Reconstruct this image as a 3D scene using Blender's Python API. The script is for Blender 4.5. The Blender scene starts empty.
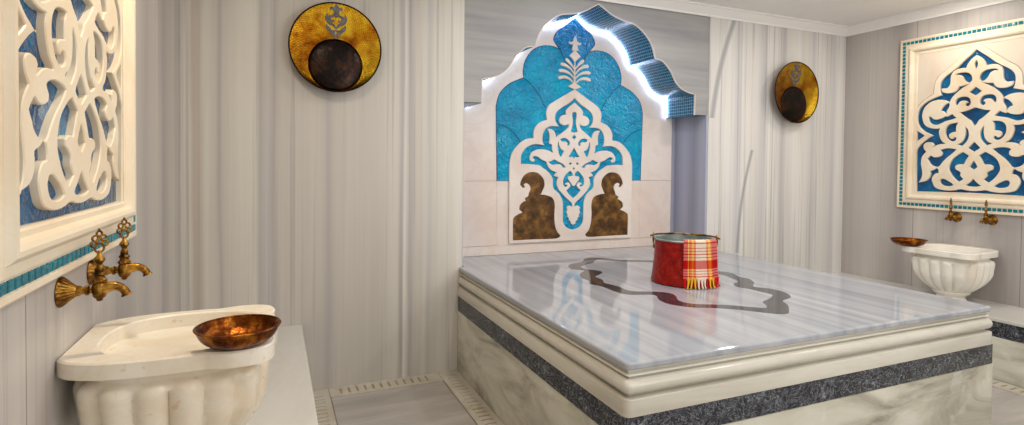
import bpy, bmesh, math, random
from mathutils import Vector, Matrix
random.seed(7)
PI = math.pi
scene = bpy.context.scene
C = scene.collection

# ------------------------------------------------------------------ camera
F, CY, YAW, PIT, ROL = 555.1, 174.84, .4044, -.0203, .0102
fw = Vector((math.sin(YAW)*math.cos(PIT), math.cos(YAW)*math.cos(PIT), math.sin(PIT)))
r0 = Vector((math.cos(YAW), -math.sin(YAW), 0)); u0 = r0.cross(fw)
rt = r0*math.cos(ROL) + u0*math.sin(ROL)
up = -r0*math.sin(ROL) + u0*math.cos(ROL)
EYE = Vector((0, 0, 1.3))
cam = bpy.data.cameras.new('camera'); cam.sensor_width = 36; cam.sensor_fit = 'HORIZONTAL'
cam.lens = F/1024*36; cam.shift_y = (CY-212.5)/1024; cam.clip_start = .02
co = bpy.data.objects.new('camera', cam); C.objects.link(co)
m = Matrix((rt, up, -fw)).transposed().to_4x4(); m.translation = EYE
co.matrix_world = m
scene.camera = co

# ------------------------------------------------------------------ light and exposure
scene.view_settings.view_transform = 'Standard'
scene.view_settings.look = 'None'
scene.view_settings.exposure = 0.1
scene.view_settings.gamma = 1
scene.view_settings.use_curve_mapping = False
w = bpy.data.worlds.new('world'); scene.world = w; w.use_nodes = True
w.node_tree.nodes['Background'].inputs[0].default_value = (1, .97, .93, 1)
w.node_tree.nodes['Background'].inputs[1].default_value = .72

def lamp(x, y, power, col=(1, .9, .76), size=.12, z=2.485, aim=None):
    l = bpy.data.lights.new('downlight_or_fill', 'AREA'); l.shape = 'DISK'; l.size = size
    l.energy = power; l.color = col
    o = bpy.data.objects.new('downlight_or_fill', l); C.objects.link(o); o.location = (x, y, z)
    if aim: o.rotation_euler = (Vector(aim)-Vector((x, y, z))).to_track_quat('-Z', 'Y').to_euler()
    return o
lamp(-.02, 1.75, 11, (1, .84, .62))
lamp(1.25, 2.05, 7, (1, .95, .88))
lamp(1.25, .3, 9, (1, .95, .88))
lamp(3.0, .6, 12, (1, .95, .88))
lamp(3.1, 2.1, 8, (1, .95, .90))
lamp(4.15, 2.35, 5, (1, .92, .80))
lamp(4.1, .9, 6, (1, .95, .88))
lamp(2.06, 2.55, 8, (.95, .97, 1))
lamp(1.9, -.7, 26, (1, .97, .93), 1.6, 1.5, (2.0, .6, 2.5))      # added fill lamp behind the camera, aimed up at the ceiling, not a downlight

# ------------------------------------------------------------------ surveyed planes of the room (metres)
XL, XR, D, HC = -.445, 4.541, 3.30, 2.50
NA = 2.058                     # axis of the niche
NX0, NX1 = NA-.977, NA+.977    # niche sides
YB = 3.65                      # face of the carved board
ZS = .65                       # top of the belly stone
PA, PR = 2.314, 1.624          # axes of right and left carved panels

def ray(x, y, a, v):
    """a measured sight line met with the plane  axis a = v"""
    d = fw + rt*((x-512)/F) - up*((y-CY)/F)
    return EYE + d*((v-EYE[a])/d[a])

# ------------------------------------------------------------------ helpers
def link(name, me, mat=None, parent=None, smooth=False):
    o = bpy.data.objects.new(name, me); C.objects.link(o)
    if mat: me.materials.clear(); me.materials.append(mat)
    if parent: o.parent = parent
    for p in me.polygons: p.use_smooth = smooth
    return o
def obj(name, bm, mat, parent=None, smooth=False, recalc=True, auto=None):
    if recalc: bmesh.ops.recalc_face_normals(bm, faces=bm.faces)
    me = bpy.data.meshes.new(name); bm.to_mesh(me); bm.free()
    o = link(name, me, mat, parent, smooth or auto is not None)
    if auto is not None: me.set_sharp_from_angle(angle=math.radians(auto))
    return o
def thing(name, label, cat, M=None, group=None):
    o = bpy.data.objects.new(name, None); C.objects.link(o); o.empty_display_size = .05
    if M is not None: o.matrix_world = M
    o['label'] = label; o['category'] = cat
    if group: o['group'] = group
    return o
def tag(o, label, cat, group=None):
    o['label'] = label; o['category'] = cat
    if group: o['group'] = group
    return o
def struct(o): o['kind'] = 'structure'; return o
def T(x, y, z, rz=0): return Matrix.Translation((x, y, z)) @ Matrix.Rotation(rz, 4, 'Z')
def dup(root, M, label, group=None):
    r = root.copy(); C.objects.link(r); r.matrix_world = M; r['label'] = label
    if group: r['group'] = group
    for ch in list(root.children):
        c = ch.copy(); C.objects.link(c); c.parent = r
        for g in list(ch.children):
            d = g.copy(); C.objects.link(d); d.parent = c
    return r
def box(bm, x0, x1, y0, y1, z0, z1, bev=0, seg=2):
    t = bmesh.new(); bmesh.ops.create_cube(t, size=1)
    for v in t.verts: v.co = Vector((x0+(v.co.x+.5)*(x1-x0), y0+(v.co.y+.5)*(y1-y0), z0+(v.co.z+.5)*(z1-z0)))
    if bev: bmesh.ops.bevel(t, geom=t.edges[:], offset=bev, segments=seg, affect='EDGES', profile=.5)
    me = bpy.data.meshes.new('t'); t.to_mesh(me); t.free(); bm.from_mesh(me); bpy.data.meshes.remove(me)
def grid_faces(bm, rows, close_u=False, cap0=False, cap1=False, flip=False):
    R = [[bm.verts.new(p) for p in r] for r in rows]
    n = len(rows[0])
    for i in range(len(R)-1):
        for j in range(n if close_u else n-1):
            k = (j+1) % n
            bm.faces.new((R[i][j], R[i][k], R[i+1][k], R[i+1][j]))
    if cap0: bm.faces.new(R[0][::-1])
    if cap1: bm.faces.new(R[-1])
    return R
def lathe(bm, prof, seg=48, M=Matrix(), cap=True, mod=None):
    rows = []
    for i, (r, z) in enumerate(prof):
        row = []
        for j in range(seg):
            a = 2*PI*j/seg; q = r*(mod(a, i) if mod else 1)
            row.append(M @ Vector((q*math.cos(a), q*math.sin(a), z)))
        rows.append(row)
    grid_faces(bm, rows, True, cap, cap)
def crom(P, n=8, closed=False):
    """Catmull-Rom through P; a point may carry extra values"""
    out = []; N = len(P)
    rng = range(N if closed else N-1)
    for i in rng:
        g = (lambda k: P[k % N]) if closed else (lambda k: P[max(0, min(N-1, k))])
        p0, p1, p2, p3 = g(i-1), g(i), g(i+1), g(i+2)
        for s in range(n):
            t = s/n
            out.append(tuple(.5*((2*b)+(c-a)*t+(2*a-5*b+4*c-d)*t*t+(3*b-a-3*c+d)*t**3) for a, b, c, d in zip(p0, p1, p2, p3)))
    if not closed: out.append(tuple(P[-1]))
    return out
def smooth_cusps(P, cusps=(), n=6):
    """smooth polyline with sharp corners at the listed indices"""
    cuts = [0]+sorted(cusps)+[len(P)-1]; out = []
    for a, b in zip(cuts[:-1], cuts[1:]):
        if b <= a: continue
        seg = crom(P[a:b+1], n)
        out += seg if not out else seg[1:]
    return out
def tube(bm, P, rad, seg=10, cap=True):
    """round tube; rad is a number or a list"""
    P = [Vector(p) for p in P]; n = len(P)
    R = rad if isinstance(rad, (list, tuple)) else [rad]*n
    rows = []; prev = None
    for i, p in enumerate(P):
        t = (P[min(n-1, i+1)]-P[max(0, i-1)]).normalized()
        if prev is None:
            a = Vector((0, 0, 1)) if abs(t.z) < .9 else Vector((1, 0, 0))
            prev = t.cross(a).normalized()
        nn = (prev-t*prev.dot(t)).normalized(); prev = nn; b = t.cross(nn)
        rows.append([p+(nn*math.cos(2*PI*j/seg)+b*math.sin(2*PI*j/seg))*R[i] for j in range(seg)])
    grid_faces(bm, rows, True, cap, cap)
def ribbon(bm, P, W, z0, z1, n=7, closed=False, taper=True, edge=.25):
    """carved strap in the local x-y plane: centre line P, full widths W, standing from z0 to z1"""
    if not isinstance(W, (list, tuple)): W = [W]*len(P)
    Q = crom([(p[0], p[1], w_) for p, w_ in zip(P, W)], n, closed)
    N = len(Q); L = [0]
    for a, b in zip(Q[:-1], Q[1:]): L.append(L[-1]+math.hypot(b[0]-a[0], b[1]-a[1]))
    tot = L[-1]; rows = []
    for i, q in enumerate(Q):
        a = Q[(i-1) % N] if closed else Q[max(0, i-1)]; b = Q[(i+1) % N] if closed else Q[min(N-1, i+1)]
        tx, ty = b[0]-a[0], b[1]-a[1]; l = math.hypot(tx, ty) or 1; nx, ny = -ty/l, tx/l
        w_ = max(q[2], .0004)/2
        if taper and not closed:
            for s in (L[i], tot-L[i]):
                if s < w_: w_ = w_*math.sqrt(max(.02, 1-(1-s/w_)**2))
        e = min(edge*w_, .004); h = z1-z0
        sec = [(-w_, z0), (-w_, z1-min(.4*h, e*1.2)), (-w_+e, z1), (w_-e, z1), (w_, z1-min(.4*h, e*1.2)), (w_, z0)]
        rows.append([Vector((q[0]+nx*s, q[1]+ny*s, z)) for s, z in sec])
    if closed: rows.append(rows[0])
    R = grid_faces(bm, rows)
    if not closed:
        bm.faces.new(R[0][::-1]); bm.faces.new(R[-1])
def inside(P, loops):
    """even-odd test of points against closed loops"""
    import numpy as np
    P = np.array(P); c = np.zeros(len(P), bool)
    for L_ in loops:
        A = np.array(L_); B_ = np.roll(A, -1, 0)
        for (xa, ya), (xb, yb) in zip(A, B_):
            if ya == yb: continue
            k = (ya > P[:, 1]) != (yb > P[:, 1])
            c ^= k & (P[:, 0] < (xb-xa)*(P[:, 1]-ya)/(yb-ya)+xa)
    return c
def plate_mesh(loops, z0, z1, bev=0.0, back=True, inset=0.0):
    """flat plate with openings (even-odd) in the local x-y plane, from z0 to z1, edges eased by bev"""
    from mathutils.geometry import delaunay_2d_cdt
    LL = []
    for L_ in loops:
        Q = []
        for p in L_:
            if not Q or math.hypot(p[0]-Q[-1][0], p[1]-Q[-1][1]) > 2e-4: Q.append((p[0], p[1]))
        if math.hypot(Q[0][0]-Q[-1][0], Q[0][1]-Q[-1][1]) < 2e-4: Q.pop()
        LL.append(Q)
    inner_, base_ = [], []
    for k, L_ in enumerate(LL):
        n = len(L_); ar_ = sum(L_[i-1][0]*L_[i][1]-L_[i][0]*L_[i-1][1] for i in range(n))
        dep = sum(bool(inside([L_[0]], [o])[0]) for q, o in enumerate(LL) if q != k)
        sgn = (1 if ar_ > 0 else -1)*(1 if dep % 2 == 0 else -1)     # solid lies on the left when positive
        Q, Bq = [], []
        for i in range(n):
            a, b, c = L_[i-1], L_[i], L_[(i+1) % n]
            n1 = (-(b[1]-a[1]), b[0]-a[0]); n2 = (-(c[1]-b[1]), c[0]-b[0])
            l1, l2 = math.hypot(*n1) or 1, math.hypot(*n2) or 1
            nx, ny = n1[0]/l1+n2[0]/l2, n1[1]/l1+n2[1]/l2; l = math.hypot(nx, ny) or 1
            Q.append((b[0]+sgn*(bev+inset)*nx/l, b[1]+sgn*(bev+inset)*ny/l))
            if inset: Bq.append((b[0]+sgn*inset*nx/l, b[1]+sgn*inset*ny/l))
        inner_.append((Q, sgn)); base_.append(Bq if inset else L_)
    LL = base_
    bm = bmesh.new()
    def fill(lps, z, up_):
        V, E_ = [], []
        for L_ in lps:
            o = len(V); V += [Vector(p) for p in L_]; E_ += [(o+i, o+(i+1) % len(L_)) for i in range(len(L_))]
        v, e, f, _, _, _ = delaunay_2d_cdt(V, E_, [], 0, 1e-7)
        cen = [((v[a].x+v[b].x+v[c].x)/3, (v[a].y+v[b].y+v[c].y)/3) for a, b, c in f]
        ok = inside(cen, lps); vs_ = [bm.verts.new((p.x, p.y, z)) for p in v]
        for t_, k in zip(f, ok):
            if k:
                try: bm.faces.new([vs_[i] for i in (t_ if up_ else t_[::-1])])
                except ValueError: pass
    fill([q for q, _ in inner_], z1, True)
    if back: fill(LL, z0, False)
    for L_, (Q, sgn) in zip(LL, inner_):
        rows = [[Vector((*p, z0)) for p in L_], [Vector((*p, z1-bev)) for p in L_], [Vector((*p, z1)) for p in Q]] if bev else [[Vector((*p, z0)) for p in L_], [Vector((*p, z1)) for p in L_]]
        if sgn < 0: rows = [r_[::-1] for r_ in rows]
        grid_faces(bm, rows, True)
    bmesh.ops.remove_doubles(bm, verts=bm.verts, dist=1e-5)
    me = bpy.data.meshes.new('plate'); bm.to_mesh(me); bm.free()
    return me
def smooth_auto(P, thr=58, n=4):
    c = []
    for i in range(1, len(P)-1):
        a = math.atan2(P[i][1]-P[i-1][1], P[i][0]-P[i-1][0]); b = math.atan2(P[i+1][1]-P[i][1], P[i+1][0]-P[i][0])
        d = abs((b-a+PI) % (2*PI)-PI)
        if math.degrees(d) > thr: c.append(i)
    return smooth_cusps(P, c, n)
def mirror(P): return list(P)+[(-p[0], *p[1:]) for p in reversed(P) if abs(p[0]) > 1e-4]

# ------------------------------------------------------------------ materials
def srgb(r, g, b):
    f = lambda c: (c/255/12.92) if c/255 <= .04045 else ((c/255+.055)/1.055)**2.4
    return (f(r), f(g), f(b), 1)
class NT:
    def __init__(s, name):
        s.m = bpy.data.materials.new(name); s.m.use_nodes = True
        s.t = s.m.node_tree; s.b = s.t.nodes['Principled BSDF']; s.tc = s.n('ShaderNodeTexCoord')
    def n(s, t, **k):
        x = s.t.nodes.new(t)
        for a, v in k.items(): setattr(x, a, v)
        return x
    def l(s, a, b): s.t.links.new(a, b)
    def math(s, op, a, b=None, c=None, clamp=False):
        x = s.n('ShaderNodeMath', operation=op, use_clamp=clamp)
        for i, v in enumerate((a, b, c)):
            if v is None: continue
            if isinstance(v, (int, float)): x.inputs[i].default_value = v
            else: s.l(v, x.inputs[i])
        return x.outputs[0]
    def mapping(s, sc=(1, 1, 1), rot=(0, 0, 0), loc=(0, 0, 0), src='Object'):
        x = s.n('ShaderNodeMapping'); x.inputs['Scale'].default_value = sc; x.inputs['Rotation'].default_value = rot
        x.inputs['Location'].default_value = loc
        s.l(s.tc.outputs[src], x.inputs[0]); return x.outputs[0]
    def noise(s, vec, scale=5, detail=4, rough=.5, dist=0):
        x = s.n('ShaderNodeTexNoise'); x.inputs['Scale'].default_value = scale; x.inputs['Detail'].default_value = detail
        x.inputs['Roughness'].default_value = rough; x.inputs['Distortion'].default_value = dist
        s.l(vec, x.inputs['Vector']); return x.outputs['Fac']
    def ramp(s, fac, stops, interp='LINEAR'):
        x = s.n('ShaderNodeValToRGB'); r = x.color_ramp; r.interpolation = interp
        while len(r.elements) < len(stops): r.elements.new(.5)
        for e, (p, c) in zip(r.elements, sorted(stops)): e.position = p; e.color = c if isinstance(c, tuple) else (c, c, c, 1)
        s.l(fac, x.inputs[0]); return x.outputs[0]
    def mix(s, fac, a, b, blend='MIX'):
        x = s.n('ShaderNodeMix', data_type='RGBA', blend_type=blend)
        for i, v in ((0, fac), (6, a), (7, b)):
            if isinstance(v, (int, float, tuple)): x.inputs[i].default_value = v
            else: s.l(v, x.inputs[i])
        return x.outputs[2]
    def sep(s, vec):
        x = s.n('ShaderNodeSeparateXYZ'); s.l(vec, x.inputs[0]); return x.outputs
    def bump(s, h, strength=.3, dist=.005):
        x = s.n('ShaderNodeBump'); x.inputs['Strength'].default_value = strength; x.inputs['Distance'].default_value = dist
        s.l(h, x.inputs['Height']); s.l(x.outputs[0], s.b.inputs['Normal'])
    def done(s, col=None, rough=.4, metal=0, spec=None):
        if col is not None:
            if isinstance(col, tuple): s.b.inputs['Base Color'].default_value = col
            else: s.l(col, s.b.inputs['Base Color'])
        if isinstance(rough, (int, float)): s.b.inputs['Roughness'].default_value = rough
        else: s.l(rough, s.b.inputs['Roughness'])
        s.b.inputs['Metallic'].default_value = metal
        if spec is not None: s.b.inputs['Specular IOR Level'].default_value = spec
        return s.m

def streak_marble(name, axis, stops, span, fine=(.91, 1.04), rough=.42, wob=.03, veins=(), tilt=0.0, seam=()):
    """upright banded marble: colour depends on the place along the wall, wavering slowly with height"""
    k = NT(name)
    P = k.sep(k.tc.outputs['Object'])
    ax, z = P[axis], P[2]
    ws = [1.6, 1.6, .55]; wv = k.noise(k.mapping(tuple(ws)), 1.6, 3)
    wv2 = k.noise(k.mapping((9, 9, 1.3)), 1, 2)
    pos = k.math('ADD', ax, k.math('MULTIPLY', k.math('SUBTRACT', wv, .5), wob*2))
    pos = k.math('ADD', pos, k.math('MULTIPLY', z, tilt))
    pos = k.math('ADD', pos, k.math('MULTIPLY', k.math('SUBTRACT', wv2, .5), .012))
    t = k.math('DIVIDE', k.math('SUBTRACT', pos, span[0]), span[1]-span[0])
    col = k.ramp(t, [((p-span[0])/(span[1]-span[0]), c) for p, c in stops])
    # fine stretched fibres
    f1 = k.noise(k.mapping((26, 26, .28)), 1, 5, .6)
    f2 = k.noise(k.mapping((75, 75, .7), loc=(3, 1, 2)), 1, 3, .6)
    f = k.math('ADD', k.math('MULTIPLY', f1, .5), k.math('MULTIPLY', f2, .5))
    col = k.mix(1, col, k.ramp(f, [(.3, fine[0]), (.5, .97), (.7, fine[1])]), 'MULTIPLY')
    tone = k.noise(k.mapping((11, 11, .8), loc=(1, 5, 3)), 1, 3)
    col = k.mix(k.math('MULTIPLY', k.ramp(tone, [(.48, 0.), (.7, 1.)]), .25), col, srgb(182, 176, 172))
    f3 = k.noise(k.mapping((48, 48, .4), loc=(7, 2, 9)), 1, 4, .6)
    col = k.mix(k.math('MULTIPLY', k.ramp(f3, [(.56, 0.), (.68, 1.)]), .5), col, srgb(150, 146, 146))
    for (p0, z0, p1, z1, wd) in veins:      # single slanting dark veins
        lz = k.math('DIVIDE', k.math('SUBTRACT', z, z0), z1-z0)
        bend = k.math('MULTIPLY', k.math('SINE', k.math('MULTIPLY', lz, 3.14159)), -.03)
        px = k.math('ADD', k.math('ADD', k.math('MULTIPLY', lz, p1-p0), p0), bend)
        dx = k.math('ABSOLUTE', k.math('SUBTRACT', ax, px))
        msk = k.math('SUBTRACT', 1, k.math('DIVIDE', dx, wd), clamp=True)
        inn = k.math('MULTIPLY', k.math('GREATER_THAN', lz, 0), k.math('LESS_THAN', lz, 1))
        col = k.mix(k.math('MULTIPLY', k.math('MULTIPLY', k.math('POWER', msk, .6), inn), .8), col, srgb(142, 142, 148))
    for sx in seam:
        msk = k.math('LESS_THAN', k.math('ABSOLUTE', k.math('SUBTRACT', ax, sx)), .0022)
        col = k.mix(k.math('MULTIPLY', msk, .75), col, srgb(110, 98, 88))
    return k.done(col, rough)

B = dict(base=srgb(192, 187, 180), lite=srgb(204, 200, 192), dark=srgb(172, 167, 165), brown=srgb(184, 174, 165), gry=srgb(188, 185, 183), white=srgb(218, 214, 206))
def pxw(x): return ray(x, 150, 1, D).x
stops_back = [(pxw(x), B[c]) for x, c in (
    (178, 'base'), (190, 'lite'), (194, 'brown'), (200, 'brown'), (206, 'lite'), (216, 'base'), (220, 'dark'), (224, 'base'), (240, 'lite'), (256, 'lite'),
    (260, 'dark'), (267, 'gry'), (274, 'dark'), (280, 'base'), (322, 'base'), (329, 'dark'), (336, 'base'), (380, 'base'), (398, 'lite'), (401, 'dark'),
    (405, 'white'), (410, 'dark'), (414, 'base'), (426, 'lite'), (429, 'gry'), (434, 'lite'), (462, 'white'))]
M_back_left = streak_marble('banded_marble_warm', 0, stops_back, (pxw(170), pxw(470)), wob=.018)
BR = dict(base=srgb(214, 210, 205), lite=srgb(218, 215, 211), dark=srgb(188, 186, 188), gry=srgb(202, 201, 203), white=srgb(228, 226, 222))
stops_r = [(pxw(x), BR[c]) for x, c in (
    (700, 'white'), (716, 'lite'), (730, 'white'), (738, 'gry'), (742, 'white'), (756, 'lite'), (762, 'gry'), (768, 'white'), (778, 'lite'), (782, 'dark'), (786, 'lite'),
    (798, 'white'), (808, 'lite'), (812, 'gry'), (816, 'white'), (826, 'lite'), (832, 'gry'), (836, 'white'), (846, 'lite'))]
v1, v2, v3, v4 = (ray(735, 18, 1, D), ray(712, 118, 1, D), ray(752, 150, 1, D), ray(737, 253, 1, D))
M_back_right = streak_marble('banded_marble_pale', 0, stops_r, (pxw(695), pxw(855)), wob=.02,
    veins=((v2.x, v2.z, v1.x, v1.z, .03), (v4.x, v4.z, v3.x, v3.z, .02)))
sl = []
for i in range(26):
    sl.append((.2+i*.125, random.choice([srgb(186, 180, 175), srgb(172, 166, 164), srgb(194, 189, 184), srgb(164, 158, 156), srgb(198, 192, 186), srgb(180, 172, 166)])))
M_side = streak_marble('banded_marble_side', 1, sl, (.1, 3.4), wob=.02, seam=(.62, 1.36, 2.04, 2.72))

def soft_marble(name, c1, c2, c3, rough=.3, scale=2.2, vein=.5, stretch=(1, 1, 1), rot=(0, 0, 0), spots=0):
    k = NT(name); mp = k.mapping(stretch, rot)
    a = k.noise(mp, scale, 6, .55, .6)
    col = k.ramp(a, [(.3, c2), (.5, c1), (.72, c3)])
    b = k.noise(mp, scale*1.7, 5, .6, 1.4)
    line = k.math('SUBTRACT', 1, k.math('MULTIPLY', k.math('ABSOLUTE', k.math('SUBTRACT', b, .5)), 22), clamp=True)
    col = k.mix(k.math('MULTIPLY', line, vein), col, c2)
    if spots:
        s_ = k.noise(mp, scale*9, 2, .5)
        col = k.mix(k.ramp(s_, [(.66, 0.), (.74, spots)]), col, srgb(214, 168, 110))
    return k.done(col, rough)
M_board = soft_marble('rose_white_marble', srgb(228, 216, 207), srgb(216, 196, 184), srgb(234, 226, 220), .35, 1.6, .35)
M_cream = soft_marble('carved_cream_marble', srgb(234, 220, 196), srgb(224, 202, 170), srgb(238, 228, 208), .38, 3, .15)
M_spandrel = soft_marble('spandrel_marble', srgb(226, 212, 194), srgb(214, 194, 170), srgb(232, 222, 206), .35, 1.6, .1)
M_strap = soft_marble('carved_rose_marble', srgb(226, 214, 205), srgb(214, 196, 184), srgb(233, 225, 217), .4, 3, .2)
M_basin = soft_marble('basin_marble', srgb(236, 228, 212), srgb(222, 204, 176), srgb(242, 237, 226), .24, 4, .25, spots=.5)
M_basin_w = soft_marble('basin_white_marble', srgb(238, 234, 224), srgb(230, 222, 205), srgb(243, 240, 233), .24, 4, .2)
M_mould = soft_marble('moulding_marble', srgb(208, 204, 192), srgb(186, 180, 166), srgb(218, 214, 205), .2, 2, .2, (.5, .5, 3))
M_bench = soft_marble('bench_top_marble', srgb(205, 203, 198), srgb(190, 188, 182), srgb(214, 212, 208), .16, 1.2, .2, (1, .4, 1))
M_ceil = NT('ceiling_paint').done(srgb(246, 244, 242), .8)
M_crown = NT('crown_paint').done(srgb(246, 244, 241), .6)
M_grout = NT('dark_joint').done(srgb(96, 84, 72), .8)
def top_marble():
    k = NT('belly_stone_top'); a = math.radians(13)
    s1 = k.noise(k.mapping((9, .3, 1), (0, 0, a)), 1.4, 6, .62)
    s2 = k.noise(k.mapping((24, .7, 1), (0, 0, a)), 1, 4, .6)
    f = k.math('ADD', k.math('MULTIPLY', s1, .72), k.math('MULTIPLY', s2, .28))
    col = k.ramp(f, [(.34, srgb(138, 142, 152)), (.45, srgb(156, 160, 168)), (.56, srgb(168, 171, 177)), (.70, srgb(184, 186, 189))])
    P = k.sep(k.tc.outputs['Object'])
    for cx in (2.62,):
        msk = k.math('LESS_THAN', k.math('ABSOLUTE', k.math('SUBTRACT', P[1], cx)), .0016)
        col = k.mix(k.math('MULTIPLY', msk, .35), col, srgb(120, 118, 120))
    return k.done(col, .07, spec=.6)
M_top = top_marble()
def side_marble():
    k = NT('belly_stone_side')
    a = k.noise(k.mapping((1.1, 1.1, 3.2), (.0, .22, .0)), 1.7, 6, .6, .8)
    col = k.ramp(a, [(.28, srgb(120, 116, 108)), (.42, srgb(180, 176, 160)), (.55, srgb(208, 206, 190)), (.7, srgb(222, 221, 210))])
    p = k.noise(k.mapping((1, 1, 1), loc=(3, 2, 4)), 9, 3)
    col = k.mix(k.math('MULTIPLY', k.ramp(p, [(.6, 0.), (.68, 1.)]), .25), col, srgb(236, 238, 232))
    return k.done(col, .18)
M_side_slab = side_marble()
def dark_stripe():
    k = NT('dark_vein_marble')
    a = k.noise(k.mapping((1, 1, 1)), 26, 8, .72, .8)
    col = k.ramp(a, [(.36, srgb(20, 22, 28)), (.5, srgb(40, 44, 53)), (.6, srgb(66, 71, 81)), (.72, srgb(150, 156, 164))])
    b = k.noise(k.mapping((1, 1, 1.6)), 16, 5, .6, 2.5)
    line = k.math('SUBTRACT', 1, k.math('MULTIPLY', k.math('ABSOLUTE', k.math('SUBTRACT', b, .5)), 45), clamp=True)
    col = k.mix(k.math('MULTIPLY', line, .6), col, srgb(178, 182, 186))
    return k.done(col, .2)
M_stripe = dark_stripe()
def inlay():
    k = NT('inlay_stone'); a = k.noise(k.mapping((1, 1, 1)), 14, 5)
    return k.done(k.ramp(a, [(.3, srgb(36, 37, 43)), (.7, srgb(62, 63, 69))]), .08)
M_inlay = inlay()
def header_marble():
    k = NT('header_marble')
    a = k.noise(k.mapping((.5, .5, 5)), 1.5, 5, .6, .3); b = k.noise(k.mapping((.8, .8, 30)), 1, 3)
    f = k.math('ADD', k.math('MULTIPLY', a, .7), k.math('MULTIPLY', b, .3))
    return k.done(k.ramp(f, [(.32, srgb(140, 140, 144)), (.5, srgb(160, 159, 159)), (.7, srgb(176, 174, 172))]), .5)
M_header = header_marble()
M_reveal = streak_marble('reveal_marble_led_tint', 1, [(3.2, srgb(164, 166, 186)), (3.35, srgb(178, 180, 198)), (3.45, srgb(146, 148, 168)), (3.55, srgb(172, 174, 194)), (3.7, srgb(160, 162, 180))], (3.2, 3.72), wob=.02)  # streaked stone with the LED's blue-lilac light put into its colour
def mosaic():
    k = NT('glass_mosaic')
    u = k.sep(k.tc.outputs['UV'])
    cell = .024
    a, b = k.math('DIVIDE', u[0], cell), k.math('DIVIDE', u[1], cell)
    fa, fb = k.math('FRACT', a), k.math('FRACT', b)
    da = k.math('ABSOLUTE', k.math('SUBTRACT', fa, .5)); db = k.math('ABSOLUTE', k.math('SUBTRACT', fb, .5))
    tile = k.math('LESS_THAN', k.math('MAXIMUM', da, db), .41)
    cv = k.n('ShaderNodeCombineXYZ'); k.l(k.math('FLOOR', a), cv.inputs[0]); k.l(k.math('FLOOR', b), cv.inputs[1])
    wn = k.n('ShaderNodeTexWhiteNoise', noise_dimensions='2D'); k.l(cv.outputs[0], wn.inputs['Vector'])
    col = k.ramp(wn.outputs['Value'], [(0, srgb(0, 62, 100)), (.4, srgb(0, 78, 114)), (.75, srgb(0, 94, 128)), (1, srgb(6, 112, 142))])
    col = k.mix(tile, srgb(132, 172, 190), col)
    k.bump(tile, .5, .001)
    return k.done(col, .25, spec=.3)
M_mosaic = mosaic()
def glass(name, c1, c2, c3, sc=22, st=1, dist=.03, rough=.1):
    k = NT(name)
    a = k.noise(k.mapping((1, 1, 1)), sc, 3, .5, 1.5); b = k.noise(k.mapping((1, 1, 1)), 5, 3, .5)
    col = k.ramp(b, [(.3, c1), (.5, c2), (.7, c3)])
    k.bump(a, st, dist)
    return k.done(col, rough, spec=.4)
M_teal = glass('teal_glaze', srgb(0, 132, 178), srgb(0, 154, 198), srgb(0, 172, 210))
M_teal_dk = glass('deep_teal_glaze', srgb(0, 114, 176), srgb(0, 130, 190), srgb(0, 146, 200))
M_blue = glass('cobalt_glaze', srgb(0, 60, 104), srgb(0, 82, 132), srgb(0, 112, 158), 18, .4)
M_tile = glass('turquoise_tile', srgb(0, 96, 116), srgb(4, 118, 136), srgb(10, 138, 150), 40, .2)
def metal(name, c1, c2, c3, rough=.3, sc=9, hammer=0, hs=60, met=1.0):
    k = NT(name)
    a = k.noise(k.mapping((1, 1, 1)), sc, 6, .65)
    col = k.ramp(a, [(.34, c1), (.5, c2), (.66, c3)])
    if hammer:
        v = k.n('ShaderNodeTexVoronoi'); v.inputs['Scale'].default_value = hs
        k.l(k.tc.outputs['Object'], v.inputs['Vector']); k.bump(v.outputs['Distance'], hammer, .004)
    return k.done(col, rough, met)
def hammered():
    k = NT('hammered_brass')
    a = k.noise(k.mapping((1, 1, 1)), 7, 6, .65)
    col = k.ramp(a, [(.36, srgb(108, 50, 10)), (.47, srgb(158, 104, 20)), (.62, srgb(196, 162, 42))])
    P = k.sep(k.tc.outputs['Object']); yy = k.math('ADD', P[1], .03)
    rad = k.math('SQRT', k.math('ADD', k.math('MULTIPLY', P[0], P[0]), k.math('MULTIPLY', yy, yy)))
    ang = k.math('ARCTAN2', yy, P[0])
    row = k.math('FLOOR', k.math('MULTIPLY', rad, 95))
    dots = k.math('MULTIPLY', k.math('SINE', k.math('ADD', k.math('MULTIPLY', ang, 84), k.math('MULTIPLY', row, 1.9))), k.math('SINE', k.math('MULTIPLY', rad, 597)))
    col = k.mix(k.math('MULTIPLY', k.math('LESS_THAN', dots, -.12), .38), col, srgb(92, 56, 16))
    k.bump(dots, .35, .003)
    return k.done(col, .3, 1.0)
M_gold = hammered()
M_gold_side = metal('old_brass', srgb(48, 34, 22), srgb(124, 84, 34), srgb(196, 150, 66), .34, 34, .15, 90)
M_boss = metal('smoked_brass', srgb(9, 5, 3), srgb(20, 10, 7), srgb(52, 30, 16), .3, 12, .2, 50, .8)
M_orn = metal('oxidised_ornament', srgb(70, 64, 66), srgb(92, 88, 92), srgb(112, 106, 108), .5, 30, 0, 1, .4)
M_bronze = metal('aged_bronze', srgb(66, 44, 24), srgb(100, 70, 36), srgb(150, 108, 52), .45, 14, .25, 120, .55)
M_copper = metal('copper_dish', srgb(54, 24, 10), srgb(108, 54, 18), srgb(176, 112, 36), .34, 26, .2, 110)
M_bucket = metal('red_copper', srgb(120, 12, 8), srgb(160, 20, 12), srgb(184, 44, 26), .36, 30, .25, 90, .55)
M_tin = metal('tinned_inside', srgb(120, 134, 132), srgb(158, 170, 166), srgb(190, 196, 190), .4, 8, 0, 1, .6)
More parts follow.
